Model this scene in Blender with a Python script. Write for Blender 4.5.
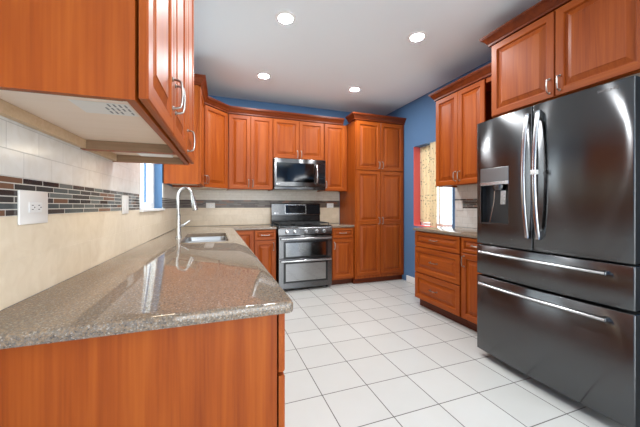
import bpy, bmesh, math, random
from mathutils import Vector, Matrix
random.seed(7)
S = bpy.context.scene
COL = S.collection
for o in list(bpy.data.objects): bpy.data.objects.remove(o)
PI = math.pi

# ------------------------------------------------------------------ camera
cam_d = bpy.data.cameras.new('camera')
cam = bpy.data.objects.new('camera', cam_d); COL.objects.link(cam)
cam.location = (0, 0, 1.19)
cam.rotation_euler = (PI/2, 0, -math.radians(19.84))
cam_d.sensor_width = 36.0
cam_d.lens = 293.3/640*36.0
cam_d.shift_y = -0.012
cam_d.clip_start = 0.02
S.camera = cam
S.view_settings.view_transform = 'Standard'
S.view_settings.look = 'None'
S.view_settings.gamma = 1.0
S.view_settings.exposure = -0.2
S.view_settings.use_curve_mapping = False

# ------------------------------------------------------------------ world and light
W = bpy.data.worlds.new('sky'); S.world = W; W.use_nodes = True
bg = W.node_tree.nodes['Background']
bg.inputs['Color'].default_value = (0.94, 0.98, 1.0, 1)
bg.inputs['Strength'].default_value = 6.0

def area(name, loc, rot, sx, sy, power, color=(1, 1, 1), shape='RECTANGLE'):
    d = bpy.data.lights.new(name, 'AREA'); d.shape = shape
    d.size = sx; d.size_y = sy; d.energy = power; d.color = color
    o = bpy.data.objects.new(name, d); COL.objects.link(o)
    o.location = loc; o.rotation_euler = rot
    return o
# added fill light at the unseen opening behind the camera
area('added_rear_fill', (1.15, -3.45, 1.2), (PI/2, 0, 0), 3.0, 2.2, 42, (0.95, 0.985, 1.0))
# added fill light at an unseen right wall opening, brightens the left wall
area('added_side_fill', (2.86, -1.7, 1.55), (0, PI/2, 0), 1.3, 1.6, 80, (0.97, 0.99, 1.0))

# ------------------------------------------------------------------ materials
def mat(name):
    m = bpy.data.materials.new(name); m.use_nodes = True
    nt = m.node_tree
    return m, nt, nt.nodes['Principled BSDF'], nt.nodes.new, nt.links.new

def plain(name, col, rough=.5, metal=0, spec=.5, coat=0):
    m, nt, b, N, L = mat(name)
    b.inputs['Base Color'].default_value = (*col, 1)
    b.inputs['Roughness'].default_value = rough
    b.inputs['Metallic'].default_value = metal
    b.inputs['Specular IOR Level'].default_value = spec
    b.inputs['Coat Weight'].default_value = coat
    # faint procedural variation so no surface is perfectly flat
    tc = N('ShaderNodeTexCoord'); n = N('ShaderNodeTexNoise')
    n.inputs['Scale'].default_value = 9
    L(tc.outputs['Object'], n.inputs['Vector'])
    mr = N('ShaderNodeMapRange'); mr.inputs['To Min'].default_value = max(.02, rough-.04); mr.inputs['To Max'].default_value = rough+.04
    L(n.outputs['Fac'], mr.inputs['Value']); L(mr.outputs['Result'], b.inputs['Roughness'])
    return m

def ramp(N, stops, interp='LINEAR'):
    r = N('ShaderNodeValToRGB'); r.color_ramp.interpolation = interp
    e = r.color_ramp.elements
    e[0].position = stops[0][0]; e[0].color = (*stops[0][1], 1)
    e[1].position = stops[-1][0]; e[1].color = (*stops[-1][1], 1)
    for p, c in stops[1:-1]:
        x = e.new(p); x.color = (*c, 1)
    return r

def wood(name, axis, dark, mid, light, rough=.42):
    m, nt, b, N, L = mat(name)
    tc = N('ShaderNodeTexCoord'); oi = N('ShaderNodeObjectInfo')
    mul = N('ShaderNodeVectorMath'); mul.operation = 'SCALE'; mul.inputs[3].default_value = 7.3
    cmb = N('ShaderNodeCombineXYZ')
    for k in range(3): L(oi.outputs['Random'], cmb.inputs[k])
    L(cmb.outputs[0], mul.inputs[0])
    add = N('ShaderNodeVectorMath'); add.operation = 'ADD'
    L(tc.outputs['Object'], add.inputs[0]); L(mul.outputs[0], add.inputs[1])
    mp = N('ShaderNodeMapping')
    sc = [9, 9, 9]; sc[axis] = .55
    mp.inputs['Scale'].default_value = sc
    L(add.outputs[0], mp.inputs['Vector'])
    n1 = N('ShaderNodeTexNoise'); n1.inputs['Scale'].default_value = 1.3; n1.inputs['Detail'].default_value = 4; n1.inputs['Distortion'].default_value = 1.6
    L(mp.outputs[0], n1.inputs['Vector'])
    mp2 = N('ShaderNodeMapping'); sc = [90, 90, 90]; sc[axis] = 2.2
    mp2.inputs['Scale'].default_value = sc; L(add.outputs[0], mp2.inputs['Vector'])
    n2 = N('ShaderNodeTexNoise'); n2.inputs['Scale'].default_value = 1.5; n2.inputs['Detail'].default_value = 3
    L(mp2.outputs[0], n2.inputs['Vector'])
    mix = N('ShaderNodeMath'); mix.operation = 'MULTIPLY_ADD'; mix.inputs[1].default_value = .35
    L(n2.outputs['Fac'], mix.inputs[0]); 
    s = N('ShaderNodeMath'); s.operation = 'MULTIPLY'; s.inputs[1].default_value = .72
    L(n1.outputs['Fac'], s.inputs[0]); L(s.outputs[0], mix.inputs[2])
    r = ramp(N, [(.30, dark), (.52, mid), (.78, light)])
    L(mix.outputs[0], r.inputs[0]); L(r.outputs[0], b.inputs['Base Color'])
    b.inputs['Roughness'].default_value = rough
    b.inputs['Specular IOR Level'].default_value = .25
    return m
CH = ((.215, .036, .0035), (.31, .061, .0055), (.40, .094, .010))
M_woodz = wood('cherry_wood_upright_grain', 2, *CH)
M_woodx = wood('cherry_wood_level_grain', 0, *CH)
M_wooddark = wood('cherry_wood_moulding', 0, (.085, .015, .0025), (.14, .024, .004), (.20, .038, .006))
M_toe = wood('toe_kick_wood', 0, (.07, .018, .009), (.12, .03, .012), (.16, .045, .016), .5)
M_ply = wood('pale_plywood', 1, (.86, .71, .58), (.88, .735, .61), (.9, .76, .64), .55)
M_plyedge = wood('plywood_strip', 1, (.20, .12, .07), (.27, .17, .10), (.33, .22, .13), .55)

M_plystrip = wood('tan_nailing_strip', 1, (.55, .38, .22), (.62, .45, .28), (.68, .5, .33), .55)
M_ceiling = plain('ceiling_paint', (.80, .855, .865), .9)
M_blue = plain('blue_wall_paint', (.10, .20, .36), .6, spec=.25)
M_red = plain('red_reveal_paint', (.74, .125, .115), .6)
M_white = plain('white_paint', (.82, .82, .80), .4)
M_plate = plain('white_plastic', (.80, .78, .74), .35)
M_dark = plain('dark_slot', (.012, .012, .012), .6, spec=.1)
M_black = plain('black_enamel', (.012, .012, .013), .16)
M_iron = plain('cast_iron', (.02, .02, .021), .5)
M_glassblack = plain('black_glass', (.012, .012, .014), .05)
M_nickel = plain('brushed_nickel', (.40, .385, .36), .3, 1)
M_chrome = plain('bright_stainless', (.47, .47, .47), .24, 1)
M_ovenglass = plain('reflective_oven_glass', (.36, .36, .36), .09, 1)
M_mwglass = plain('reflective_dark_glass', (.055, .055, .055), .07, 1)
M_panel = plain('dispenser_panel_grey', (.20, .20, .203), .35, 1)
M_niche = plain('dispenser_niche', (.03, .03, .031), .3)
M_faint = plain('faint_badge', (.24, .24, .24), .4, 1)
M_faucet = plain('faucet_nickel', (.46, .455, .44), .26, 1)
M_print = plain('grey_print', (.25, .26, .27), .6)
M_badge = plain('light_badge', (.6, .6, .6), .35, 1)

def steel(name, col, rough, axis):
    m, nt, b, N, L = mat(name)
    tc = N('ShaderNodeTexCoord'); mp = N('ShaderNodeMapping')
    sc = [400, 400, 400]; sc[axis] = 3
    mp.inputs['Scale'].default_value = sc
    L(tc.outputs['Object'], mp.inputs[0])
    n = N('ShaderNodeTexNoise'); n.inputs['Scale'].default_value = 1; n.inputs['Detail'].default_value = 2
    L(mp.outputs[0], n.inputs[0])
    mr = N('ShaderNodeMapRange'); mr.inputs['To Min'].default_value = rough-.02; mr.inputs['To Max'].default_value = rough+.03
    L(n.outputs['Fac'], mr.inputs[0]); L(mr.outputs[0], b.inputs['Roughness'])
    b.inputs['Base Color'].default_value = (*col, 1); b.inputs['Metallic'].default_value = 1
    tg = N('ShaderNodeTangent'); tg.direction_type = 'RADIAL'; tg.axis = 'Z'; L(tg.outputs[0], b.inputs['Tangent'])
    b.inputs['Anisotropic'].default_value = 1.0; b.inputs['Anisotropic Rotation'].default_value = .25
    return m
M_bsteel = steel('black_stainless_steel', (.115, .117, .12), .20, 2)
M_steel = steel('grey_stainless_steel', (.165, .165, .168), .24, 0)
M_steel_dark = steel('dark_stainless_steel', (.13, .13, .132), .24, 0)
M_sink = plain('sink_stainless', (.42, .435, .45), .3, 1)

# floor tiles
def floor_mat():
    m, nt, b, N, L = mat('white_floor_tiles')
    P = .3146
    tc = N('ShaderNodeTexCoord'); mp = N('ShaderNodeMapping')
    mp.inputs['Location'].default_value = (-.6386, -1.7285, 0)
    L(tc.outputs['Object'], mp.inputs[0])
    br = N('ShaderNodeTexBrick'); br.offset = 0; br.squash = 1
    br.inputs['Scale'].default_value = 1; br.inputs['Brick Width'].default_value = P; br.inputs['Row Height'].default_value = P
    br.inputs['Mortar Size'].default_value = .003; br.inputs['Mortar Smooth'].default_value = .1
    br.inputs['Color1'].default_value = (.565, .565, .535, 1); br.inputs['Color2'].default_value = (.60, .60, .57, 1)
    br.inputs['Mortar'].default_value = (.12, .11, .10, 1)
    L(mp.outputs[0], br.inputs[0])
    n = N('ShaderNodeTexNoise'); n.inputs['Scale'].default_value = 5; n.inputs['Detail'].default_value = 4
    L(tc.outputs['Object'], n.inputs[0])
    mx = N('ShaderNodeMix'); mx.data_type = 'RGBA'; mx.blend_type = 'MULTIPLY'; mx.inputs[0].default_value = .25
    L(br.outputs['Color'], mx.inputs[6])
    r = ramp(N, [(.3, (.9, .89, .87)), (.7, (1, 1, 1))]); L(n.outputs['Fac'], r.inputs[0]); L(r.outputs[0], mx.inputs[7])
    L(mx.outputs[2], b.inputs['Base Color'])
    mr = N('ShaderNodeMapRange'); mr.inputs['To Min'].default_value = .3; mr.inputs['To Max'].default_value = .8
    L(br.outputs['Fac'], mr.inputs[0]); L(mr.outputs[0], b.inputs['Roughness'])
    bp = N('ShaderNodeBump'); bp.invert = True; bp.inputs['Strength'].default_value = .5; bp.inputs['Distance'].default_value = .002
    L(br.outputs['Fac'], bp.inputs['Height']); L(bp.outputs[0], b.inputs['Normal'])
    return m
M_floor = floor_mat()

def tile_mat(name, ax, c1, c2, mortar, bw, rh, ms, rough=.3, off=.5, stops=None, zoff=0, veins=True):
    """wall tiles; ax = object axis that runs along the wall (0 or 1); z is up"""
    m, nt, b, N, L = mat(name)
    tc = N('ShaderNodeTexCoord'); sp = N('ShaderNodeSeparateXYZ'); cb = N('ShaderNodeCombineXYZ')
    L(tc.outputs['Object'], sp.inputs[0]); L(sp.outputs[ax], cb.inputs[0])
    zz = N('ShaderNodeMath'); zz.inputs[1].default_value = -zoff; L(sp.outputs[2], zz.inputs[0]); L(zz.outputs[0], cb.inputs[1])
    br = N('ShaderNodeTexBrick'); br.offset = off; br.offset_frequency = 2
    br.inputs['Scale'].default_value = 1; br.inputs['Brick Width'].default_value = bw; br.inputs['Row Height'].default_value = rh
    br.inputs['Mortar Size'].default_value = ms; br.inputs['Mortar Smooth'].default_value = .1
    L(cb.outputs[0], br.inputs[0])
    if stops:
        br.squash = 1.55; br.squash_frequency = 3; 
        br.inputs['Color1'].default_value = (0, 0, 0, 1); br.inputs['Color2'].default_value = (1, 1, 1, 1); br.inputs['Mortar'].default_value = (.5, .5, .5, 1)
        r = ramp(N, stops, 'CONSTANT'); L(br.outputs['Color'], r.inputs[0])
        mx = N('ShaderNodeMix'); mx.data_type = 'RGBA'; mx.inputs[7].default_value = (*mortar, 1)
        L(br.outputs['Fac'], mx.inputs[0]); L(r.outputs[0], mx.inputs[6]); out = mx.outputs[2]
    else:
        br.inputs['Color1'].default_value = (*c1, 1); br.inputs['Color2'].default_value = (*c2, 1); br.inputs['Mortar'].default_value = (*mortar, 1)
        out = br.outputs['Color']
    n = N('ShaderNodeTexNoise'); n.inputs['Scale'].default_value = 14; n.inputs['Detail'].default_value = 5; n.inputs['Distortion'].default_value = 1.2
    L(tc.outputs['Object'], n.inputs[0])
    r2 = ramp(N, [(.3, (.84, .80, .74)), (.65, (1, 1, 1))]); L(n.outputs['Fac'], r2.inputs[0])
    m2 = N('ShaderNodeMix'); m2.data_type = 'RGBA'; m2.blend_type = 'MULTIPLY'; m2.inputs[0].default_value = .5 if veins else .3
    L(out, m2.inputs[6]); L(r2.outputs[0], m2.inputs[7]); L(m2.outputs[2], b.inputs['Base Color'])
    mr = N('ShaderNodeMapRange'); mr.inputs['To Min'].default_value = rough; mr.inputs['To Max'].default_value = .75
    L(br.outputs['Fac'], mr.inputs[0]); L(mr.outputs[0], b.inputs['Roughness'])
    bp = N('ShaderNodeBump'); bp.invert = True; bp.inputs['Strength'].default_value = .35; bp.inputs['Distance'].default_value = .002
    L(br.outputs['Fac'], bp.inputs['Height']); L(bp.outputs[0], b.inputs['Normal'])
    return m
CREAM1, CREAM2, GROUT = (.64, .585, .50), (.70, .645, .56), (.56, .51, .44)
MOS = [(0, (.115, .125, .12)), (.18, (.055, .05, .048)), (.34, (.15, .165, .16)), (.5, (.075, .06, .055)), (.64, (.20, .105, .065)), (.76, (.10, .115, .115)), (.9, (.035, .02, .018))]
M_tileL = tile_mat('cream_wall_tiles_side', 1, (.76, .65, .49), (.81, .70, .54), (.68, .58, .44), .30, .13, .0012, .26, zoff=.9)
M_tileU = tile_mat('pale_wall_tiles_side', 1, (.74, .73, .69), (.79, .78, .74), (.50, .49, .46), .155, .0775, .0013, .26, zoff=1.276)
M_tileUB = tile_mat('pale_wall_tiles_back', 0, (.62, .575, .495), (.67, .625, .54), (.47, .43, .37), .155, .0375, .0013, .26, zoff=1.276)  # tan of the warm light is put into this tile colour
M_tileR = tile_mat('pale_wall_tiles_right', 1, (.74, .73, .69), (.79, .78, .74), (.50, .49, .46), .155, .0775, .0013, .26, zoff=.9)
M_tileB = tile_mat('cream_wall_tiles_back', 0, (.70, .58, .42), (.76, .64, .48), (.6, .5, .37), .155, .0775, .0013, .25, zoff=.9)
M_mosL = tile_mat('mosaic_strip_side', 1, None, None, (.60, .58, .53), .105, .0192, .0016, .12, .37, MOS, zoff=1.16, veins=False)
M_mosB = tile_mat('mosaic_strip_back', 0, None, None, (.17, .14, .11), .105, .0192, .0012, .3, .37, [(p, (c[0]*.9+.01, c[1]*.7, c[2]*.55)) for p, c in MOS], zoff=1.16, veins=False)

def granite():
    m, nt, b, N, L = mat('speckled_granite')
    tc = N('ShaderNodeTexCoord')
    n = N('ShaderNodeTexNoise'); n.inputs['Scale'].default_value = 170; n.inputs['Detail'].default_value = 3; n.inputs['Roughness'].default_value = .7
    L(tc.outputs['Object'], n.inputs[0])
    v = N('ShaderNodeTexVoronoi'); v.inputs['Scale'].default_value = 290; L(tc.outputs['Object'], v.inputs[0])
    r1 = ramp(N, [(.33, (.075, .064, .054)), (.45, (.17, .132, .10)), (.56, (.26, .195, .14)), (.7, (.40, .33, .26))])
    L(n.outputs['Fac'], r1.inputs[0])
    sp = N('ShaderNodeSeparateColor'); L(v.outputs['Color'], sp.inputs[0])
    r2 = ramp(N, [(0, (.09, .08, .07)), (.13, (.19, .15, .115)), (.5, (.31, .195, .108)), (.8, (.19, .17, .15)), (.92, (.44, .39, .33))], 'CONSTANT')
    L(sp.outputs[0], r2.inputs[0])
    mx = N('ShaderNodeMix'); mx.data_type = 'RGBA'; mx.inputs[0].default_value = .5
    L(r1.outputs[0], mx.inputs[6]); L(r2.outputs[0], mx.inputs[7])
    L(mx.outputs[2], b.inputs['Base Color'])
    b.inputs['Roughness'].default_value = .03
    b.inputs['Specular IOR Level'].default_value = .5
    return m
M_granite = granite()

def glass():
    m, nt, b, N, L = mat('window_glass')
    nt.nodes.remove(b)
    out = nt.nodes['Material Output']
    t = N('ShaderNodeBsdfTransparent'); g = N('ShaderNodeBsdfGlossy'); g.inputs['Roughness'].default_value = .02
    t.inputs[0].default_value = (.93, .97, .98, 1)
    lw = N('ShaderNodeLayerWeight'); lw.inputs[0].default_value = .5; pw = N('ShaderNodeMath'); pw.operation = 'POWER'; pw.inputs[1].default_value = 4
    L(lw.outputs['Facing'], pw.inputs[0]); f = N('ShaderNodeMath'); f.operation = 'MULTIPLY_ADD'; f.inputs[1].default_value = .6; f.inputs[2].default_value = .03; L(pw.outputs[0], f.inputs[0])
    mx = N('ShaderNodeMixShader'); L(f.outputs[0], mx.inputs[0]); L(t.outputs[0], mx.inputs[1]); L(g.outputs[0], mx.inputs[2]); L(mx.outputs[0], out.inputs[0])
    return m
M_glass = glass()

def emit(name, col, st):
    m, nt, b, N, L = mat(name)
    b.inputs['Base Color'].default_value = (.9, .9, .9, 1)
    b.inputs['Emission Color'].default_value = (*col, 1); b.inputs['Emission Strength'].default_value = st
    return m
M_lens = emit('lit_lamp_lens', (1, .97, .92), 9)

def cloth():
    m, nt, b, N, L = mat('patterned_curtain_cloth')
    tc = N('ShaderNodeTexCoord'); mp = N('ShaderNodeMapping'); mp.inputs['Scale'].default_value = (0, 32, 24)
    L(tc.outputs['Object'], mp.inputs[0])
    v = N('ShaderNodeTexVoronoi'); v.inputs['Scale'].default_value = 1; v.inputs['Randomness'].default_value = .55
    L(mp.outputs[0], v.inputs[0])
    r = ramp(N, [(.20, (.14, .16, .11)), (.26, (.76, .65, .47))]); L(v.outputs['Distance'], r.inputs[0])
    L(r.outputs[0], b.inputs['Base Color']); b.inputs['Roughness'].default_value = .85
    out = nt.nodes['Material Output']
    tr = N('ShaderNodeBsdfTranslucent'); L(r.outputs[0], tr.inputs[0])
    mx = N('ShaderNodeMixShader'); mx.inputs[0].default_value = .45
    L(b.outputs[0], mx.inputs[1]); L(tr.outputs[0], mx.inputs[2]); L(mx.outputs[0], out.inputs[0])
    return m
M_cloth = cloth()

# ------------------------------------------------------------------ mesh helpers
class MB:
    def __init__(s): s.bm = bmesh.new()
    def box(s, x0, x1, y0, y1, z0, z1, mi=0, bev=0, seg=1):
        x0, x1 = sorted((x0, x1)); y0, y1 = sorted((y0, y1)); z0, z1 = sorted((z0, z1))
        t = bmesh.new()
        v = [t.verts.new((x, y, z)) for z in (z0, z1) for x, y in ((x0, y0), (x1, y0), (x1, y1), (x0, y1))]
        for q in ((3, 2, 1, 0), (4, 5, 6, 7), (0, 1, 5, 4), (1, 2, 6, 5), (2, 3, 7, 6), (3, 0, 4, 7)):
            t.faces.new([v[k] for k in q])
        if bev:
            bmesh.ops.bevel(t, geom=list(t.edges), offset=bev, segments=seg, profile=.5, affect='EDGES')
        s.merge(t, mi); return s
    def merge(s, t, mi=None, smooth=False):
        mp = {}
        for v in t.verts: mp[v] = s.bm.verts.new(v.co)
        for f in t.faces:
            try: g = s.bm.faces.new([mp[v] for v in f.verts])
            except ValueError: continue
            g.material_index = f.material_index if mi is None else mi
            g.smooth = smooth or f.smooth
        t.free()
    def grid_rings(s, rings, mi=0, cap0=True, cap1=True, smooth=True, closed=True):
        vs = [[s.bm.verts.new(p) for p in r] for r in rings]
        n = len(rings[0]); fs = []
        for a, b in zip(vs, vs[1:]):
            for k in range(n if closed else n-1):
                f = s.bm.faces.new((a[k], a[(k+1) % n], b[(k+1) % n], b[k])); f.material_index = mi; f.smooth = smooth; fs.append(f)
        if cap0: f = s.bm.faces.new(vs[0][::-1]); f.material_index = mi
        if cap1: f = s.bm.faces.new(vs[-1]); f.material_index = mi
        return fs
    def tube(s, pts, r, seg=12, mi=0, ry=None, up=(0, 0, 1)):
        pts = [Vector(p) for p in pts]; rings = []
        rs = r if isinstance(r, (list, tuple)) else [r]*len(pts)
        prev = None
        for i, p in enumerate(pts):
            d = (pts[min(i+1, len(pts)-1)]-pts[max(i-1, 0)]).normalized()
            if prev is None:
                u = Vector(up)
                if abs(d.dot(u)) > .95: u = Vector((1, 0, 0))
                a = d.cross(u).normalized()
            else:
                a = (prev-d*prev.dot(d)).normalized()
            prev = a; b = d.cross(a)
            k2 = (ry/r) if (ry and not isinstance(r, (list, tuple))) else 1
            rings.append([p+a*math.cos(t)*rs[i]+b*math.sin(t)*rs[i]*k2 for t in [2*PI*k/seg for k in range(seg)]])
        s.grid_rings(rings, mi); return s
    def lathe(s, prof, c=(0, 0, 0), axis='z', seg=24, mi=0, cap0=True, cap1=True):
        rings = []
        for r, h in prof:
            ring = []
            for k in range(seg):
                t = 2*PI*k/seg; x, y = r*math.cos(t), r*math.sin(t)
                p = {'z': (x, y, h), 'y': (x, h, y), 'x': (h, x, y)}[axis]
                ring.append(Vector(p)+Vector(c))
            rings.append(ring)
        s.grid_rings(rings, mi, cap0, cap1); return s
    def prism(s, poly, z0, z1, mi=0):
        s.grid_rings([[(x, y, z0) for x, y in poly], [(x, y, z1) for x, y in poly]], mi, smooth=False); return s
    def build(s, name, mats, parent=None, angle=35):
        bmesh.ops.recalc_face_normals(s.bm, faces=list(s.bm.faces))
        me = bpy.data.meshes.new(name); s.bm.to_mesh(me); s.bm.free()
        for m in (mats if isinstance(mats, (list, tuple)) else [mats]): me.materials.append(m)
        me.set_sharp_from_angle(angle=math.radians(angle))
        o = bpy.data.objects.new(name, me); COL.objects.link(o)
        if parent: o.parent = parent
        return o

def thing(name, label, cat, loc=(0, 0, 0), rotz=0, group=None):
    o = bpy.data.objects.new(name, None); COL.objects.link(o)
    o.empty_display_size = .1
    o.location = loc; o.rotation_euler = (0, 0, rotz); o['label'] = label; o['category'] = cat
    if group: o['group'] = group
    return o
def tag(o, label, cat, group=None):
    o['label'] = label; o['category'] = cat
    if group: o['group'] = group
    return o
def struct(o): o['kind'] = 'structure'; return o

# ------------------------------------------------------------------ frames
LROT = -math.atan(.028)               # the left wall is a touch off square
L0 = Vector((-.593, 0, 0))
def Lp(x, y, z=0):
    return L0 + Matrix.Rotation(LROT, 3, 'Z') @ Vector((x, y, z))
ZC = 2.80; XR = 2.87; YB = 4.57; YN = -3.5
ZT = .90                              # worktop height

# ------------------------------------------------------------------ room
MB().box(-1.0, XR+.2, YN-.2, YB+.2, -.1, 0).build('floor', M_floor)
struct(bpy.data.objects['floor'])
struct(MB().box(-1.0, XR+.2, YN-.2, YB+.2, ZC, ZC+.1).build('ceiling', M_ceiling))
struct(MB().box(-.9, XR+.2, YB, YB+.12, 0, ZC).build('wall_back', M_blue))

# left wall with the sink window (local: x=0 wall face, y along the wall)
WY0, WY1, WZ0, WZ1 = 2.50, 3.355, 1.165, 2.25
b = MB()
b.box(-.13, 0, -3.5, WY0, 0, ZC).box(-.13, 0, WY1, 4.58, 0, ZC).box(-.13, 0, WY0, WY1, 0, WZ0-.02).box(-.13, 0, WY0, WY1, WZ1, ZC)
wl = struct(b.build('wall_left', M_blue)); wl.location = L0; wl.rotation_euler = (0, 0, LROT)

# right wall with the curtained window
RY0, RY1, RZ0, RZ1 = 2.965, 3.735, .895, 2.09
b = MB()
b.box(XR, XR+.2, YN, -2.5, 0, ZC).box(XR, XR+.2, -2.5, -.9, 0, .9).box(XR, XR+.2, -2.5, -.9, 2.2, ZC).box(XR, XR+.2, -.9, RY0, 0, ZC).box(XR, XR+.2, RY1, YB, 0, ZC).box(XR, XR+.2, RY0, RY1, 0, RZ0-.012).box(XR, XR+.2, RY0, RY1, RZ1+.0, ZC)  # opening behind the camera is added for the side fill light
struct(b.build('wall_right', M_blue))
# red painted reveal of that window
b = MB()
b.box(XR+.001, XR+.125, RY1-.008, RY1, RZ0, RZ1).box(XR+.001, XR+.125, RY0, RY1-.008, RZ0-.012, RZ0)
struct(b.build('trim_1', M_red))
# rear wall, behind the camera, with an opening added for the rear fill light
b = MB()
b.box(-1.0, -.36, YN-.1, YN, 0, ZC).box(2.66, XR+.2, YN-.1, YN, 0, ZC).box(-.36, 2.66, YN-.1, YN, 2.3, ZC)
struct(b.build('wall_rear', M_blue))
struct(MB().box(XR-.014, XR, 2.93, 3.9, 0, .095, bev=.003).build('baseboard_right', M_white))

# windows
def window(name, w, h, mullions, loc, rot, fr=.05):
    root = bpy.data.objects.new(name, None); COL.objects.link(root); root.location = loc; root.rotation_euler = (0, 0, rot)
    struct(root)
    b = MB()
    b.box(0, fr, 0, .06, 0, h, bev=.003).box(w-fr, w, 0, .06, 0, h, bev=.003).box(fr, w-fr, 0, .06, 0, fr, bev=.003).box(fr, w-fr, 0, .06, h-fr, h, bev=.003)
    for k in range(1, mullions): 
        x = fr+(w-2*fr)*k/mullions
        b.box(x-.018, x+.018, .008, .05, fr, h-fr, bev=.003)
    b.build('window_frame', M_white, root)
    MB().box(fr, w-fr, .026, .032, fr, h-fr).build('window_pane', M_glass, root)
    return root
wn = window('window_1', WY1-WY0-.002, WZ1-WZ0-.002, 2, Lp(-.07, WY0+.001, WZ0), LROT+PI/2, .055)
b = MB(); b.box(.10, .145, -.012, 0, .028, .05, bev=.003).tube([(.12, -.006, .045), (.12, -.03, .055), (.15, -.034, .075)], .006, 8)
b.build('window_crank', M_white, wn)
wn2 = window('window_2', RY1-RY0-.012, RZ1-RZ0-.002, 2, (XR+.135, RY1-.01, RZ0+.001), -PI/2, .04)
# sill board of the sink window
o = struct(MB().box(-.068, .03, WY0-.02, WY1+.0, WZ0-.02, WZ0, bev=.003).build('trim_2', M_white)); o.location = L0; o.rotation_euler = (0, 0, LROT)

# backsplash tiles (8 mm on the walls), broken by the mosaic band
MZ0, MZ1 = 1.16, 1.275
def slabs(name, m, frame, boxes):
    b = MB()
    for q in boxes: b.box(*q)
    o = struct(b.build(name, m))
    if frame: o.location = L0; o.rotation_euler = (0, 0, LROT)
    return o
slabs('trim_3', M_tileL, True, [(0, .008, .2, 4.55, ZT+.0005, 1.1445), (0, .008, .2, 2.479, 1.1445, MZ0), (0, .008, 3.356, 4.55, 1.1445, MZ0)])
slabs('trim_9', M_tileU, True, [(0, .008, .2, 2.498, MZ1, 1.5), (0, .008, 3.357, 4.55, MZ1, 1.42), (0, .008, 1.945, 2.498, 1.5, 2.2)])
slabs('trim_4', M_mosL, True, [(0, .009, .2, 2.479, MZ0, MZ1), (0, .009, 3.357, 4.55, MZ0, MZ1)])
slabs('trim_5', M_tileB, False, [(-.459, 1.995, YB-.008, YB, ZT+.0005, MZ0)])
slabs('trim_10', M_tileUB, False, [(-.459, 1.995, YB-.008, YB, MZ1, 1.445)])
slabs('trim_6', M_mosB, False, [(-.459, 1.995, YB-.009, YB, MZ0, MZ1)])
slabs('trim_7', M_tileR, False, [(XR-.008, XR, 1.7, 2.907, .9305, MZ0), (XR-.008, XR, 1.7, 2.907, MZ1, 1.44)])
slabs('trim_8', M_mosL, False, [(XR-.009, XR, 1.7, 2.907, MZ0, MZ1)])

# ------------------------------------------------------------------ cabinets
def door_mesh(w, h, f=.055, T=.02, fb=None, ft=None):
    """raised-panel front in local x (0..w), z (0..h), front towards -y"""
    f = min(f, w*.24, h*.24)
    bev = min(.034, (min(w, h)-2*f)*.24)
    spec = [(0, 0), (0, -T+.004), (.004, -T), (f-.006, -T), (f-.001, -T+.004), (f+.002, -.0055), (f+.008, -.0045), (f+.008+bev, -.0155), (f+.010+bev, -.018)]
    b = MB()
    def ring(i, y):
        lo = i-(f-fb) if (fb and i > .02) else i
        hi = i-(f-ft) if (ft and i > .02) else i
        return [(i, y, lo), (w-i, y, lo), (w-i, y, h-hi), (i, y, h-hi)]
    vs = [[b.bm.verts.new(p) for p in ring(*q)] for q in spec]
    for j, (a, c) in enumerate(zip(vs, vs[1:])):
        for k in range(4):
            fc = b.bm.faces.new((a[k], a[(k+1) % 4], c[(k+1) % 4], c[k]))
            fc.material_index = 1 if (k in (0, 2) and j < 5) else 0
    b.bm.faces.new(vs[0][::-1]); b.bm.faces.new(vs[-1])
    return b
def pull(L=.10, horiz=False, proj=.03):
    b = MB(); h = L/2
    ax = (lambda t, y: (t, y, 0)) if horiz else (lambda t, y: (0, y, t))
    pts = [ax(-h, 0), ax(-h+.001, -.016), ax(-h+.006, -proj+.003), ax(-h+.02, -proj), ax(0, -proj-.002), ax(h-.02, -proj), ax(h-.006, -proj+.003), ax(h-.001, -.016), ax(h, 0)]
    b.tube(pts, .0052, 8, ry=.0042)
    for t in (-h, h):
        c = ax(t, 0); b.lathe([(.0085, 0), (.0085, -.003), (.005, -.005)], c, 'y', 12)
    return b
def front(parent, kind, x0, x1, z0, z1, hx=None, hz=None, horiz=False, f=.055, hl=.10, gap=.002):
    o = door_mesh(x1-x0, z1-z0, f).build(kind, [M_woodz, M_woodx], parent, 25)
    if kind == 'drawer': o.data.materials[0] = M_woodx
    o.location = (x0, -gap, z0)
    if hx is not None:
        p = pull(hl, horiz).build('handle', M_nickel, o); p.location = (hx-x0, -.02, hz-z0)
    return o

def wall_cabinet(label, loc, rotz, w, d, h, doors, group=None, recess=.022, name='wall_cabinet', gap=.002):
    t = thing(name, label, 'cabinet', loc, rotz, group)
    b = MB(); s = .018
    b.box(0, s, .0, d, 0, h).box(w-s, w, .0, d, 0, h).box(s, w-s, .02, d, h-s, h).box(s, w-s, d-.006, d, recess+.012, h-s)
    b.box(s, w-s, 0, .02, 0, .055, 1).box(s, w-s, 0, .02, h-.05, h, 1)          # face frame rails
    b.box(s, .045, 0, .02, .045, h-.05).box(w-.045, w-s, 0, .02, .045, h-.05)
    b.box(w/2-.025, w/2+.025, 0.001, .02, .045, h-.05)
    b.build('carcass', [M_woodz, M_woodx], t)
    if recess > .03:
        MB().box(s+.007, w-s-.007, d-.022, d-.001, .004, recess-.0005).build('back_rail', M_plystrip, t)
        for q in (s+.0005, w-s-.006) if name == 'wall_cabinet' else ():
            MB().box(q, q+.0055, .03, d-.001, .001, recess-.0005).build('light_rail', M_plyedge, t)
    u = MB().box(s, w-s, .021, d-.001, recess, recess+.012).build('underside', M_ply, t)
    u['label'] = 'pale plywood underside'
    for q in doors: front(t, 'door', *q, gap=gap)
    return t
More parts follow.
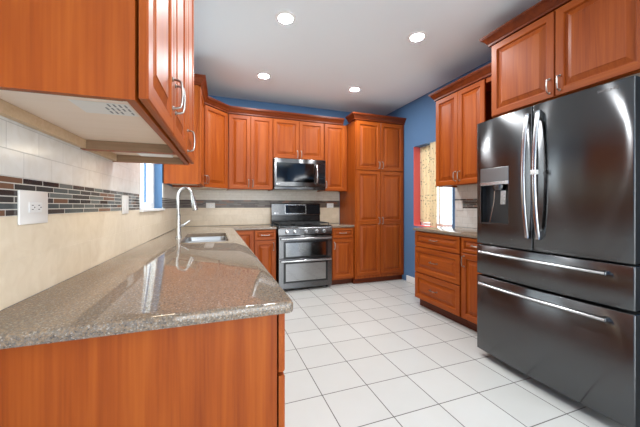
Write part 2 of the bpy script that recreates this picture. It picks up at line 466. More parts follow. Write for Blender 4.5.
def base_cabinet(label, loc, rotz, w, d, h, fronts, toe=.1, group=None, name='base_cabinet', kick=True):
    t = thing(name, label, 'cabinet', loc, rotz, group)
    b = MB(); b.box(0, w, 0, d, toe, h, 0)
    b.build('carcass', [M_woodz, M_woodx], t)
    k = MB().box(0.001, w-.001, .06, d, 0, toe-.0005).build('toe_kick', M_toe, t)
    for q in fronts: front(t, *q)
    return t

# ---- left wall, near run (facing the right): local x = along wall, so rot = 90deg + LROT
LR = PI/2+LROT
h = 1.12
def lcab(label, y0, y1, depth, z0, hh, doors, **k):
    p = Lp(depth, y0, z0)
    return wall_cabinet(label, p, LR, y1-y0, depth-.009, hh, doors, **k)
w1 = .762
t = lcab('large cherry wall cabinet nearest the camera with pale underside and paper label',   .795, 1.556, .398, 1.435, h,
     [(.004, w1/2-.002, .006, h-.01, w1/2-.03, .145), (w1/2+.002, w1-.004, .006, h-.01, w1/2+.03, .145)], recess=.04, gap=.007)
b = MB().box(.175, .29, .06, .20, .0387, .0395)
lab = b.build('paper_label', M_plate, t); lab['label'] = 'white printed paper label'
b = MB()
for r in range(5):
    for c in range(3):
        y = .08+r*.014; x = .183+c*.034
        if (r*3+c) % 7 == 5: continue
        b.box(x, x+.024, y-.012, y-.007, .0382, .0387)
b.build('printed_lines', M_print, lab)
w2 = .383
t = lcab('narrow cherry wall cabinet above worktop, next to the sink window, with strip light beneath', 1.557, 1.94, .398, 1.435, h,
     [(.004, w2-.004, .006, h-.01, .035, .075)], recess=.04, gap=.007)
ul = MB().box(.05, .14, .05, .20, .004, .0395, bev=.003).build('strip_light', M_white, t); ul['label'] = 'white under-cabinet light'
sl_ = area('strip_light_glow', (.095, .125, .002), (0, 0, 0), .07, .13, 1.1, (1, .84, .62)); sl_.parent = t
# ---- left wall, between window and corner
d3 = .345
t = lcab('slim cherry wall cabinet right of the sink window', 3.38, 3.955, d3, 1.42, 1.05,
     [(.004, .57, .006, 1.04, .535, .10)])
# ---- diagonal corner cabinet
pA = Lp(d3, 3.956); pB = Vector((.172, 4.26, 0))
dirn = (pB-pA); wd = dirn.length; ang = math.atan2(dirn.y, dirn.x)
t = thing('corner_wall_cabinet', 'cherry corner wall cabinet with one slanted door beside back wall cabinets', 'cabinet', (pA.x, pA.y, 1.42), ang)
inv = Matrix.Rotation(-ang, 3, 'Z')
def loc2(p): q = inv @ (Vector(p)-Vector((pA.x, pA.y, 0))); return (q.x, q.y)
wallA = Lp(.009, 3.957); crn = (-.452, YB-.009, 0)
poly = [loc2(p) for p in ((pA.x, pA.y, 0), (pB.x-.001, pB.y, 0), (pB.x-.001, YB-.009, 0), crn, (wallA.x, wallA.y, 0))]
MB().prism(poly, .02, 1.05).build('carcass', M_woodz, t)
MB().prism(poly, .0, .0195).build('underside', M_ply, t)
front(t, 'door', .022, wd-.012, .006, 1.04, .055, .10)
# ---- back wall uppers
FB = 4.26; DB = YB-FB-.009
H1 = 1.05
t = wall_cabinet('tall two-door cherry wall cabinet left of the microwave', (.173, FB, 1.42), 0, .63, DB, H1,
     [(.017, .312, .006, 1.04, .285, .09), (.316, .626, .006, 1.04, .343, .09)])
t = wall_cabinet('short two-door cherry wall cabinet above the microwave', (.804, FB, 1.885), 0, .79, DB, .585,
     [(.004, .393, .006, .575, .365, .075), (.397, .786, .006, .575, .425, .075)])
t = wall_cabinet('single-door cherry wall cabinet between microwave and pantry', (1.595, FB, 1.42), 0, .40, DB, H1,
     [(.012, .366, .006, 1.04, .035, .10)])
# ---- pantry
FP = 3.98
t = thing('pantry_cabinet', 'full-height cherry pantry cabinet with four doors in the back corner', 'cabinet', (2.0, FP, 0))
wp = .868
MB().box(0, wp, 0, YB-FP-.009, .085, 2.49).build('carcass', [M_woodz, M_woodx], t)
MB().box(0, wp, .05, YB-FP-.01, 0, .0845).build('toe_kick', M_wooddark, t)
for x0, x1, hx in ((.02, .424, .396), (.43, .84, .458)):
    front(t, 'door', x0, x1, 1.735, 2.475, hx, 1.735+.085)
    lo = door_mesh(x1-x0, .81, ft=.036); hi = door_mesh(x1-x0, .782, fb=.036); b = MB()   # tall door with two panels
    bmesh.ops.translate(hi.bm, vec=(0, 0, .81), verts=list(hi.bm.verts)); b.merge(lo.bm); b.merge(hi.bm)
    o = b.build('door', [M_woodz, M_woodx], t, 25); o.location = (x0, -.002, .13)
    p = pull().build('handle', M_nickel, o); p.location = (hx-x0, -.02, .83)
# ---- right wall uppers, local x runs towards the camera
RR = -PI/2
t = wall_cabinet('two-door cherry wall cabinet right of the curtained window', (2.56, 2.888, 1.42), RR, .996, XR-2.56-.009, 1.05,
     [(.004, .344, .006, 1.04, .316, .10), (.348, .69, .006, 1.04, .376, .10)])
t = wall_cabinet('two-door cherry cabinet over the refrigerator', (2.28, 1.891, 1.955), RR, 1.0, XR-2.28-.009, .625,
     [(.004, .502, .006, .615, .472, .09), (.510, .985, .006, .615, .540, .09)])

# ---- crown mouldings
PROF = [(0, 0), (.024, 0), (.024, .018), (.031, .024), (.036, .034), (.052, .058), (.064, .066), (.064, .072), (.07, .075), (.07, .09), (0, .09)]
def crown(label, path, z, prof=PROF):
    """path in plan, room side on the left of travel"""
    P = [Vector((p[0], p[1])) for p in path]; n = len(P); rings = []
    for i, p in enumerate(P):
        ds = []
        if i > 0: ds.append((P[i]-P[i-1]).normalized())
        if i < n-1: ds.append((P[i+1]-P[i]).normalized())
        ns = [Vector((d.y, -d.x)) for d in ds]
        m = sum(ns, Vector((0, 0))).normalized(); k = 1/max(.3, m.dot(ns[0]))
        rings.append([(p.x+m.x*o*k, p.y+m.y*o*k, z+q) for o, q in prof])
    b = MB(); b.grid_rings(rings, smooth=False)
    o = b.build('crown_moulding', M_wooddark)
    return tag(o, label, 'moulding')
z = 2.4705
q1 = Lp(.009, 3.38); q2 = Lp(d3, 3.38); q3 = Lp(d3, 3.956)
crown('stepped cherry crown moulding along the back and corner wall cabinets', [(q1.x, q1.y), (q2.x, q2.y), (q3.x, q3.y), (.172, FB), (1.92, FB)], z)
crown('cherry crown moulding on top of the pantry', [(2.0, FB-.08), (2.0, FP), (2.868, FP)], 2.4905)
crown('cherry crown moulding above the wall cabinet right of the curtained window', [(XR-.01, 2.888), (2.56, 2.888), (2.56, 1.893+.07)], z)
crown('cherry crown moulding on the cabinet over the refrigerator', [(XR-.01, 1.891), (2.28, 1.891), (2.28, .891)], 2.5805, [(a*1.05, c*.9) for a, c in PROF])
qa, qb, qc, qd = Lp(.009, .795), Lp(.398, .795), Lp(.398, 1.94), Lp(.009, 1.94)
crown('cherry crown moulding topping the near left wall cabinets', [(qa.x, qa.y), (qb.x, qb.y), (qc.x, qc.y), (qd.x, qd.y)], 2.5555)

# ---- base cabinets under the long worktop (facing the right)
HB = ZT-.036
XF = .187
def pen(label, y0, y1, fronts):
    return base_cabinet(label, (XF, y0, 0), PI/2, y1-y0, .64, HB, fronts)
w = .60
t = pen('end cherry base cabinet with wide side panel nearest the camera', .919, 1.53,
    [('drawer', -.0175, w, .672, .855, w/2, .765, True, .036), ('door', -.0175, w/2, .11, .66, w/2-.03, .58), ('door', w/2+.004, w, .11, .66, w/2+.034, .62)])
b = MB(); b.box(-.019, -.001, .004, .745, 0, HB)
e = b.build('end_panel', M_woodz, t)
w = .6
pen('cherry base cabinet in the long run left of the sink base', 1.531, 2.35, [('drawer', .01, .40, .712, .855, .2, .78, True, .036), ('drawer', .41, .81, .712, .855, .61, .78, True, .036), ('door', .01, .40, .11, .70, .37, .62), ('door', .41, .81, .11, .70, .44, .62)])
# the sink base is an open-topped carcass so that the bowls hang inside it
t = thing('sink_base_cabinet', 'cherry sink base cabinet under the steel sink', 'cabinet', (XF, 2.351, 0), PI/2)
ws = 1.1
b = MB(); b.box(0, .018, 0, .64, .1, HB).box(ws-.018, ws, 0, .64, .1, HB).box(.018, ws-.018, 0, .64, .1, .118).box(.018, ws-.018, 0, .02, .118, HB)
b.build('carcass', M_woodz, t)
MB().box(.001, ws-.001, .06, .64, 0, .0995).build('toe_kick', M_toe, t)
for x0, x1, hx in ((.01, .545, .51), (.555, 1.09, .59)):
    front(t, 'door', x0, x1, .11, .70, hx, .62)
    front(t, 'false_drawer', x0, x1, .712, .855, None, None, f=.036)
# ---- blind corner
t = thing('base_cabinet', 'cherry blind corner base cabinet right of the sink base', 'cabinet', (XF, 3.452, 0), PI/2)
MB().box(0, 1.10, .0, .62, .1, HB).build('carcass', [M_woodz, M_woodx], t)
MB().box(.001, .575, .06, .62, 0, .0995).build('toe_kick', M_toe, t)
front(t, 'door', .01, .50, .11, .855, .045, .74)
# ---- back wall base cabinets
FBB = 4.03
pen2 = base_cabinet('cherry corner base cabinet with a full-height door under the back worktop', (.21, FBB, 0), 0, .295, YB-FBB-.009, HB,
    [('door', .03, .288, .11, .855)])
t = base_cabinet('narrow cherry base cabinet with drawer left of the range', (.506, FBB, 0), 0, .30, YB-FBB-.009, HB,
    [('drawer', .008, .292, .725, .855, .15, .79, True, .036), ('door', .008, .292, .11, .713, .262, .63)])
t = base_cabinet('narrow cherry base cabinet with drawer between range and pantry', (1.632, FBB, 0), 0, .366, YB-FBB-.009, HB,
    [('drawer', .012, .356, .712, .855, .18, .785, True, .036), ('door', .012, .356, .11, .70, .04, .60)], toe=.085)
# ---- right wall base cabinets
XB = 2.27
HBr = HB+.03
t = base_cabinet('cherry base cabinet with three wide drawers under the window', (XB, 2.915, 0), RR, .697, XR-XB-.009, HBr,
    [('drawer', .01, .687,   .718, .885, .33, .81, True, .04), ('drawer', .01, .687, .415, .708, .33, .565, True), ('drawer', .01, .687, .108, .405, .33, .26, True)])
t = base_cabinet('cherry base cabinet with drawer and door beside the refrigerator', (XB, 2.217, 0), RR, .385, XR-XB-.009, HBr,
    [('drawer', .012, .375, .745, .885, .19, .82, True, .036), ('door', .012, .375, .108, .735, .045, .66)])

# ------------------------------------------------------------------ worktops
def offset_poly(P, d):
    n = len(P); out = []
    for i in range(n):
        a = (P[i]-P[i-1]).normalized(); c = (P[(i+1) % n]-P[i]).normalized()
        n1 = Vector((a.y, -a.x)); n2 = Vector((c.y, -c.x))
        m = (n1+n2).normalized(); k = 1/max(.4, m.dot(n1))
        out.append(P[i]+m*d*k)
    return out
def rounded(P, rad):
    out = []
    n = len(P)
    for i, (x, y) in enumerate(P):
        r = rad.get(i, 0); p = Vector((x, y))
        if not r: out.append(p); continue
        a = (Vector(P[i-1])-p).normalized(); c = (Vector(P[(i+1) % n])-p).normalized()
        for t in [k/6 for k in range(7)]:
            s0 = p+a*r; s1 = p+c*r
            out.append(s0*(1-t)**2+p*2*t*(1-t)+s1*t*t)
    return out
def worktop(label, outline, z0, z1, holes=(), rad={}):
    """outline counter-clockwise; softly rounded edge all round, square-cut holes"""
    P = rounded(outline, rad)
    e = .009
    bm = bmesh.new()
    prof = [(-e, z1), (-e*.3, z1-e*.3), (0, z1-e), (0, z0+e), (-e*.3, z0+e*.3), (-e, z0)]
    rings = []
    for o, zz in prof:
        rings.append([bm.verts.new((q.x, q.y, zz)) for q in offset_poly(P, o)])
    for a, c in zip(rings, rings[1:]):
        n = len(a)
        for k in range(n):
            f = bm.faces.new((a[k], a[(k+1) % n], c[(k+1) % n], c[k])); f.smooth = True
    hr = []
    for H in holes:
        H = rounded(H[0], H[1])
        t = [bm.verts.new((q.x, q.y, z1)) for q in H]; u = [bm.verts.new((q.x, q.y, z0)) for q in H]
        for k in range(len(H)): bm.faces.new((t[k], t[(k+1) % len(H)], u[(k+1) % len(H)], u[k]))
        hr.append((t, u))
    for idx, ring in ((0, rings[0]), (1, rings[-1])):
        ed = []
        for loop in [ring]+[h[idx] for h in hr]:
            for k in range(len(loop)):
                a, c = loop[k], loop[(k+1) % len(loop)]
                ed.append(bm.edges.get((a, c)) or bm.edges.new((a, c)))
        bmesh.ops.triangle_fill(bm, edges=ed, use_beauty=True, use_dissolve=False)
    b = MB(); b.merge(bm)
    o = b.build('worktop', M_granite, None, 30)
    return tag(o, label, 'countertop')
wa, wb = Lp(.0005, .862), Lp(.0005, 4.568)
SX0, SX1, SY0, SY1 = -.255, .115, 2.52, 3.33
hole = ([(SX0, SY0), (SX1, SY0), (SX1, SY1), (SX0, SY1)], {0: .05, 1: .05, 2: .05, 3: .05})
worktop('long L-shaped speckled granite worktop holding the sink', [(wa.x, .862), (.229, .860), (.237, 4.003), (.808, 4.003), (.808, YB-.0005), (wb.x, YB-.0005)], ZT-.0355, ZT, [hole], {1: .022, 2: .012})
worktop('small granite worktop between range and pantry', [(1.628, 4.003), (1.997, 4.003), (1.997, YB-.0005), (1.628, YB-.0005)], ZT-.0355, ZT)
worktop('granite worktop over the drawers by the curtained window', [(2.235, 1.80), (XR-.0005, 1.80), (XR-.0005, 2.925), (2.235, 2.925)], HBr+.0005, HBr+.036, (), {3: .015})

# ------------------------------------------------------------------ sink and faucet
t = thing('kitchen_sink', 'double bowl stainless steel sink set into the long worktop', 'sink', (0, 0, ZT-.2))
def bowl(x0, x1, y0, y1, depth):
    b = MB()
    def rr(i, zz, r=.05):
        return [(p.x, p.y, zz) for p in rounded([(x0+i, y0+i), (x1-i, y0+i), (x1-i, y1-i), (x0+i, y1-i)], {k: r for k in range(4)})]
    zt = .2-.037
    b.grid_rings([rr(-.012, zt-.002), rr(-.012, zt), rr(.0, zt), rr(.004, zt-.02), rr(.012, zt-depth+.03), rr(.05, zt-depth, .03)], cap0=False, cap1=True)
    return b
ym = (SY0+SY1)/2
for y0, y1 in ((SY0+.008, ym-.014), (ym+.014, SY1-.008)):
    bo = bowl(SX0+.006, SX1-.006, y0, y1, .17).build('bowl', M_sink, t)
    MB().lathe([(.042, 0), (.042, .003), (.03, .004), (.028, .001), (.006, .001)], ((SX0+SX1)/2, (y0+y1)/2, .2-.037-.17), seg=20).build('drain', M_chrome, bo)
MB().box(SX0+.02, SX1-.02, ym-.013, ym+.013, .135, .158, bev=.004).build('divider', M_sink, t)

fx, fy = -.312, 3.0
t = thing('kitchen_faucet', 'tall brushed nickel gooseneck faucet with side lever behind the sink', 'faucet', (fx, fy, ZT))
MB().lathe([(.030, 0), (.030, .006), (.026, .010), (.0235, .03), (.022, .10), (.019, .20), (.0165, .215)], seg=24).build('base', M_faucet, t)
pts = [(0, 0, .20), (0, 0, .33)]
R = .060
for k in range(1, 15):
    a = PI-k*(PI*.95)/14
    pts.append((R+R*math.cos(a)*1.0, 0, .372+.085*math.sin(a)))
MB().tube(pts, .0138, 14, up=(0, 1, 0)).build('spout', M_faucet, t)
e = Vector(pts[-1]); dr = (e-Vector(pts[-2])).normalized()
MB().tube([e-dr*.005, e+dr*.02, e+dr*.07, e+dr*.135, e+dr*.14], [.0145, .0185, .0240, .0260, .022], 16, up=(0, 1, 0)).build('spray_head', M_faucet, t)
lv = MB(); lv.tube([(.012, 0, .10), (.05, 0, .112)], .013, 12, up=(0, 1, 0)); lv.tube([(.045, 0, .11), (.068, 0, .13), (.098, -.0, .152)], [.009, .008, .006], 10, up=(0, 1, 0))
lv.build('lever', M_faucet, t)

# ------------------------------------------------------------------ range
RX0, RX1 = .826, 1.614; RW = RX1-RX0; RYF = 3.985
t = thing('gas_range', 'grey stainless double oven gas range between two base cabinets', 'range', (RX0, RYF, 0))
D = YB-RYF-.0095
MB().box(0, RW, .0, D, .03, .885, bev=.003).build('body', M_steel_dark, t)
for x in (.05, RW-.05):
    for y in (.06, D-.06): MB().lathe([(.018, 0), (.018, .031)], (x, y, 0), seg=12).build('foot', M_black, t)
MB().box(-.002, RW+.002, -.005, D-.09, .8855, .908, bev=.006, seg=2).build('cooktop', M_black, t)
def burner(x, y, r):
    o = MB().lathe([(r, .908), (r, .916), (r*.8, .92), (r*.78, .926), (r*.2, .928)], (x, y, 0), seg=20).build('burner', M_iron, t)
for x, y, r in ((.17, .14, .045), (.17, .36, .036), (RW-.17, .14, .05), (RW-.17, .36, .036), (RW/2, .25, .05)): burner(x, y, r)
for k in range(3):
    b = MB(); x0 = .02+k*(RW-.04)/3+.004; x1 = .02+(k+1)*(RW-.04)/3-.004; g = .009
    zz0, zz1 = .933, .945
    for x in (x0, x1-g): b.box(x, x+g, .03, .47, zz0, zz1)
    for y in (.03, .245, .461): b.box(x0, x1, y, y+g, zz0, zz1)
    xm = (x0+x1)/2; b.box(xm-g/2, xm+g/2, .03, .47, zz0+.0005, zz1+.0005)
    for y in (.13, .36): b.box(x0+.03, x1-.03, y, y+g, zz0+.0005, zz1+.0005)
    for x in (x0, x1-g):
        for y in (.03, .461): b.box(x, x+g, y, y+g, .908, zz0)
    b.build('grate', M_iron, t)
# control strip, knobs
b = MB()
pr = [(-.012, .775), (-.03, .785), (-.018, .872), (-.002, .8848), (-.002, .775)]
b.grid_rings([[(0.0, y, z) for y, z in pr], [(RW, y, z) for y, z in pr]], smooth=False)
b.build('control_panel', M_steel, t)
for x in (.12, .23, RW/2, RW-.23, RW-.12):
    b = MB(); b.lathe([(.026, 0), (.026, -.006), (.021, -.01), (.0195, -.03), (.016, -.033)], (0, 0, 0), 'y', 18)
    b.box(-.003, .003, -.036, -.02, -.018, .018)
    k = b.build('knob', M_chrome, t); k.location = (x, -.026, .83); k.rotation_euler = (-.13, 0, 0)
# ovens
def oven(name, z0, z1, wz0, wz1, hz, wx=(.10, RW-.10)):
    b = MB(); b.box(.002, RW-.002, -.032, -.002, z0, z1, bev=.004)
    o = b.build(name, M_steel, t)
    b = MB(); b.box(wx[0]-.03, wx[1]+.03, -.034, -.0321, wz0-.024, wz1+.024)
    fr = b.build('window_surround', M_black, o)
    b = MB(); b.box(wx[0], wx[1], -.0352, -.0341, wz0, wz1); b.build('oven_window', M_ovenglass, o)
    pts = [(.05, -.03, hz), (.052, -.06, hz)]
    b = MB()
    for x in (.055, RW-.055): b.box(x-.012, x+.012, -.07, -.0321, hz-.008, hz+.008, bev=.002)
    n = 12
    b.tube([(.03+(RW-.06)*k/n, -.072-.012*math.sin(PI*k/n), hz) for k in range(n+1)], .0125, 12)
    b.build('handle', M_chrome, o)
oven('upper_oven_door', .462, .768, .485, .675, .735)
oven('lower_oven_door', .045, .455, .145, .385, .428)
# backguard
MB().box(0, RW, D-.085, D-.02, .886, 1.045, bev=.003).build('backsplash_panel', M_black, t)
b = MB(); pr = [(D-.10, 1.046), (D-.085, 1.22), (D-.075, 1.228), (D-.005, 1.228), (D-.005, 1.046)]
b.grid_rings([[(0, y, z) for y, z in pr], [(RW, y, z) for y, z in pr]], smooth=False)
bgd = b.build('backguard', M_steel, t)
sl = math.atan2(.015, .174)
def on_guard(name, x0, x1, z0, z1, m, th):
    b = MB(); b.box(x0, x1, -th, -.0005, z0, z1, bev=min(.002, th*.3)); o = b.build(name, m, bgd); o.location = (0, D-.10, 1.046); o.rotation_euler = (-sl, 0, 0); return o
on_guard('display_bezel', .205, .55, .018, .165, M_chrome, .003)
on_guard('display', .215, .54, .028, .155, M_glassblack, .0045)
on_guard('control_glass', .56, RW-.01, .012, .165, M_glassblack, .003)

def lettering(text, size, m, parent, loc, rot, name='logo'):
    c = bpy.data.curves.new(name, 'FONT'); c.body = text; c.size = size; c.extrude = .0003; c.align_x = 'CENTER'; c.align_y = 'CENTER'
    tmp = bpy.data.objects.new('tmp', c); COL.objects.link(tmp)
    bpy.context.view_layer.update()
    me = bpy.data.meshes.new_from_object(tmp.evaluated_get(bpy.context.evaluated_depsgraph_get()))
    bpy.data.objects.remove(tmp)
    o = bpy.data.objects.new(name, me); COL.objects.link(o); me.materials.clear(); me.materials.append(m)
    o.parent = parent; o.location = loc; o.rotation_euler = rot
    return o
b = MB(); b.lathe([(.013, -.0008), (.013, -.003)], (.05, 0, .03), 'y', 18)
o = b.build('badge', M_badge, bgd); o.location = (0, D-.10, 1.046); o.rotation_euler = (-sl, 0, 0)
lettering('LG', .03, M_badge, bgd, (.088, D-.101+.0021, 1.076), (PI/2-sl, 0, 0))

# ------------------------------------------------------------------ microwave
MY = 4.165
t = thing('microwave_oven', 'stainless over-the-range microwave mounted beneath the short cabinet', 'microwave', (.806, MY, 1.425))
MW = .786; MH = .452; MD = YB-MY-.0095
MB().box(0, MW, .03, MD, .02, MH, bev=.003).build('body', M_dark, t)
dr = MB().box(0, MW, -.004, .029, .05, MH, bev=.005, seg=2).build('door', M_steel, t)
MB().box(.035, .60, -.0065, -.0041, .112, .392).build('door_window', M_mwglass, dr)
MB().box(.672, MW-.012, -.0065, -.0041, .10, .392).build('control_panel', M_glassblack, dr)
b = MB(); b.tube([(.637, -.004, .09), (.637, -.035, .11), (.637, -.052, .20), (.637, -.055, .24), (.637, -.052, .29), (.637, -.035, .36), (.637, -.004, .385)], .013, 12)
b.build('handle', M_chrome, dr)
b = MB(); b.box(0, MW, -.002, .029, 0, .048, bev=.006)
b.build('vent_strip', M_steel_dark, t)
b = MB(); b.lathe([(.012, -.0041), (.012, -.006)], (.04, 0, .082), 'y', 18); b.build('badge', M_badge, dr)
lettering('LG', .026, M_badge, dr, (.072, -.0045, .082), (PI/2, 0, 0))

# ------------------------------------------------------------------ refrigerator (facing left: local x runs towards the camera)
FX = 1.98; FY0 = 1.785
t = thing('refrigerator', 'large black stainless French door refrigerator with ice dispenser', 'refrigerator', (FX, FY0, 0), RR)
FW = .94; FD = XR-FX-.03
MB().box(.004, FW-.004, .085, FD, .035, 1.825, bev=.004).build('body', M_dark, t)
for x in (.06, FW-.06):
    for y in (.15, FD-.1): MB().box(x-.03, x+.03, y, y+.06, 0, .034, bev=.004).build('foot', M_black, t)
MB().box(.02, FW-.02, .10, .14, .036, .058).build('kick_plate', M_dark, t)
BUL = .022
def fy(x):                                   # gently bowed front
    u = (x-FW/2)/(FW/2); return -BUL*(1-u*u)
def fpanel(x0, x1, z0, z1, hole=None, r=.007):
    """bowed door slab with rounded vertical edges; hole = (hx0, hx1, hz0, hz1) leaves an opening in the front"""
    b = MB()
    xs_ = [x0+r+(x1-x0-2*r)*k/14 for k in range(1, 14)]
    if hole: xs_ = sorted([x for x in xs_ if min(abs(x-hole[0]), abs(x-hole[1])) > .008]+[hole[0], hole[1]])
    def prof(zz, ins=0):
        pts = [(x0+ins, .08)]
        for k in range(5):
            a = k/4*PI/2; pts.append((x0+ins+r-r*math.cos(a), fy(x0)+r-r*math.sin(a)+ins))
        for x in xs_: pts.append((x, fy(x)+ins))
        for k in range(5):
            a = k/4*PI/2; pts.append((x1-ins-r+r*math.sin(a), fy(x1)+r-r*math.cos(a)+ins))
        pts.append((x1-ins, .08))
        return [(x, y, zz) for x, y in pts]
    rings = [prof(z0, .003), prof(z0+.003)]+([prof(hole[2]), prof(hole[3])] if hole else [])+[prof(z1-.003), prof(z1, .003)]
    fs = b.grid_rings(rings)
    if hole:
        kill = []
        for f in fs:
            c = f.calc_center_median()
            if hole[0] < c.x < hole[1] and hole[2] < c.z < hole[3] and c.y < .02: kill.append(f)
        bmesh.ops.delete(b.bm, geom=kill, context='FACES')
    return b
DZ0, DZ1, TZ = .895, 1.845, .65
xs = .452
NX0, NX1, NZ0, NZ1 = .048, .285, 1.055, 1.475
ld = fpanel(.0, xs-.003, DZ0, DZ1, (NX0, NX1, NZ0, NZ1)).build('door', M_bsteel, t, 50)
rd = fpanel(xs+.003, FW, DZ0, DZ1).build('door', M_bsteel, t, 50)
d1 = fpanel(.0, FW, TZ+.008, DZ0-.010).build('drawer', M_bsteel, t, 50)
d2 = fpanel(.0, FW, .06, TZ-.008).build('drawer', M_bsteel, t, 50)
def dark_sides(o):
    o.data.materials.append(M_dark)
    for p in o.data.polygons:
        if abs(p.normal.x) > .97 or p.normal.y > .9 or abs(p.normal.z) > .97: p.material_index = 1
fm = fy((NX0+NX1)/2)
b = MB()                                     # open-fronted niche
b.box(NX0, NX1, .045, .05, NZ0, NZ1).box(NX0-.004, NX0, -.012, .05, NZ0, NZ1).box(NX1, NX1+.004, -.012, .05, NZ0, NZ1).box(NX0, NX1, -.012, .05, NZ0-.004, NZ0).box(NX0, NX1, -.012, .05, NZ1, NZ1+.004)
dsp = b.build('dispenser', M_niche, ld)
b = MB(); b.box(NX0+.001, NX1-.001, fm-.006, -.0005, 1.372, NZ1-.001, bev=.003); b.build('dispenser_panel', M_panel, ld)
b = MB(); b.box(NX0+.001, NX1-.001, fm-.008, -.0005, 1.345, 1.371, bev=.003); b.build('dispenser_trim', M_chrome, ld)
b = MB()
b.box(NX0+.0005, NX0+.006, fm-.004, -.0005, NZ0, 1.344).box(NX1-.006, NX1-.0005, fm-.004, -.0005, NZ0, 1.344).box(NX0+.006, NX1-.006, fm-.004, -.0005, NZ0+.0005, NZ0+.007)
b.build('dispenser_frame', M_steel_dark, ld)
b = MB(); b.lathe([(.045, 1.344), (.045, 1.325), (.036, 1.305), (.02, 1.302)], (NX0+.15, -.012+.012, 0), seg=18)
b.build('ice_chute', M_steel_dark, ld)
b = MB(); pr = [(.165, 1.30), (.205, 1.30), (.20, 1.20), (.16, 1.20)]
b.grid_rings([[(NX0+x, -.004, z) for x, z in pr], [(NX0+x, -.0005+.0, z) for x, z in pr]], smooth=False)
b.build('ice_paddle', M_chrome, ld)
b = MB(); b.tube([(NX0+.115, -.003, 1.30), (NX0+.11, -.003, 1.22), (NX0+.09, -.003, 1.13), (NX0+.075, -.003, 1.07)], .006, 8)
b.build('water_guide', M_chrome, ld)
for o in (ld, rd, d1, d2): dark_sides(o)
# door handles: bowed vertical bars
for o, x in ((ld, .430), (rd, .500)):
    b = MB(); n = 18; y0 = fy(x)
    pts = [(x, y0-.020-.040*math.sin(PI*k/n)**.8, .985+.80*k/n) for k in range(n+1)]
    rings = []
    b.tube(pts, .0105, 12, ry=.014)
    for zz in (1.00, 1.77):
        b.box(x-.0135, x+.0135, y0-.03, y0+.006, zz-.028, zz+.028, bev=.005)
    hd = b.build('handle', M_chrome, o)
    if o is rd:
        tg = MB().box(x-.012, x+.022, y0-.076, y0-.046, 1.388, 1.416, bev=.003).build('child_latch', M_plate, hd); tg['label'] = 'small white latch clip'
for o, zz in ((d1, .835), (d2, .590)):
    b = MB(); n = 16; x0, x1 = .065, .845
    b.tube([(x0+(x1-x0)*k/n, fy(x0+(x1-x0)*k/n)-.036, zz) for k in range(n+1)], .011, 12, ry=.018, up=(0, 1, 0))
    for x in (x0+.012, x1-.012): b.box(x-.013, x+.013, fy(x)-.042, fy(x)+.004, zz-.010, zz+.010, bev=.003)
    b.build('handle', M_chrome, o)
lettering('SAMSUNG', .019, M_faint, rd, (.835, fy(.835)-.0009, 1.808), (PI/2, 0, .06))

# ------------------------------------------------------------------ outlets
def outlet(label, loc, rot, w, h, kind, cat='outlet'):
    """plate in local x-z, face towards -y"""
    t = thing('wall_outlet' if kind != 'switch' else 'light_switch', label, cat, loc, rot)
    MB().box(-w/2, w/2, -.007, 0, -h/2, h/2, bev=.003, seg=2).build('plate', M_plate, t)
    if kind == 'duplex':
        f = MB().box(-.034, .034, -.0095, -.0071, -.0165, .0165, bev=.001).build('socket_face', M_white, t)
        for sx in (-.017, .017):
            b = MB(); b.box(sx-.006, sx+.003, -.0101, -.0096, -.0075, -.0055).box(sx-.006, sx+.003, -.0101, -.0096, .0055, .0075); b.lathe([(.0022, -.0096), (.0022, -.0101)], (sx+.0085, 0, 0), 'y', 10)
            b.build('slots', M_dark, f)
    else:
        n = 2 if w > .1 else 1
        for k in range(n):
            x = (k-(n-1)/2)*.046
            MB().box(x-.0165, x+.0165, -.0105, -.0071, -.033, .033, bev=.0015).build('rocker', M_white, t)
    return t
outlet('white double socket plate on the near left tiles by the granite worktop', Lp(.0092, 1.203, 1.185), LR, .15, .106, 'duplex')
outlet('white switch plate on the left mosaic band near the window', Lp(.0092, 2.13, 1.197), LR, .118, .112, 'switch', 'switch')
outlet('white outlet plate on the back mosaic band left of the range', (-.05, YB-.0092, 1.195), 0, .122, .078, 'duplex')
outlet('white outlet plate on the back mosaic band right of the range', (1.825, YB-.0092, 1.195), 0, .118, .078, 'duplex')
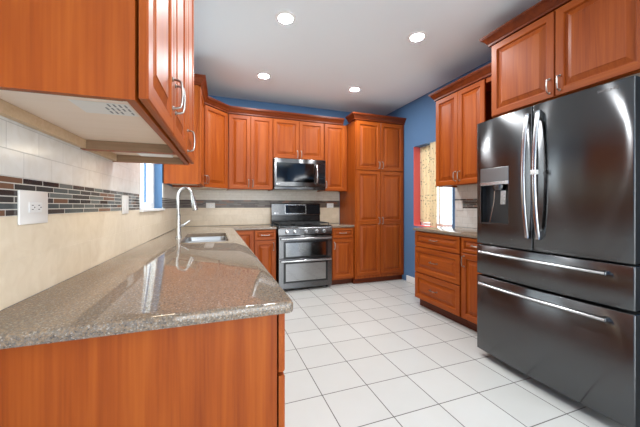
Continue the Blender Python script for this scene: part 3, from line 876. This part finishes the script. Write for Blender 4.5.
outlet('white switch plate on tiles between curtained window and refrigerator', (XR-.0092, 2.84, 1.195), RR, .118, .125, 'switch', 'switch')

# ------------------------------------------------------------------ curtains in the right window
def curtain(label, y0, y1, z0, z1, x, folds, amp):
    b = MB(); n = folds*10; rows = 8
    rings = []
    for r in range(rows+1):
        z = z0+(z1-z0)*r/rows
        row = [(x+amp*math.sin(2*PI*folds*k/n+.3*math.sin(r*.7)), y0+(y1-y0)*k/n, z) for k in range(n+1)]
        back = [(p[0]+.002, p[1], p[2]) for p in row[::-1]]
        rings.append(row+back)
    b.grid_rings(rings)
    return tag(b.build('curtain', M_cloth, None, 80), label, 'curtain', None)
curtain('patterned tan curtain panel beside the red window reveal', 3.45, 3.722, .945, 2.085, XR+.112, 4, .008)
curtain('bright patterned curtain panel in the middle of the right window', 3.262, 3.40, RZ0+.003, 2.085, XR+.025, 2, .006)

# ------------------------------------------------------------------ recessed ceiling lights
def can(label, x, y, power=20):
    t = thing('recessed_light', label, 'ceiling light', (x, y, ZC), 0, 'recessed lights in the kitchen ceiling')
    MB().lathe([(.062, -.001), (.066, -.007), (.086, -.004), (.088, -.0002)], seg=32, cap0=False, cap1=False).build('trim_ring', M_white, t)
    MB().lathe([(.063, -.0005), (.062, -.004), (.03, -.0045)], seg=32, cap0=True, cap1=True).build('lens', M_lens, t)
    a = area('ceiling_lamp_glow', (0, 0, -.012), (0, 0, 0), .12, .12, power, (.96, .985, 1.0), 'DISK'); a.parent = t
    a.visible_camera = True
can('nearest left recessed ceiling light, largest in the picture', .575, 2.46)
can('near right recessed ceiling light toward the refrigerator side', 1.815, 2.31)
can('far left recessed ceiling light over the sink side', .575, 3.64)
can('far right recessed ceiling light closest to the pantry', 1.82, 3.64)
# first one follows the refrigerator streak; the two behind the camera are added fill
can('recessed ceiling light above the near end of the worktop', .575, 1.28)
can('added recessed fill light behind the camera on the refrigerator side', 1.7, -.6, 9)
can('added recessed fill light behind the camera on the worktop side', .3, -.6, 6)
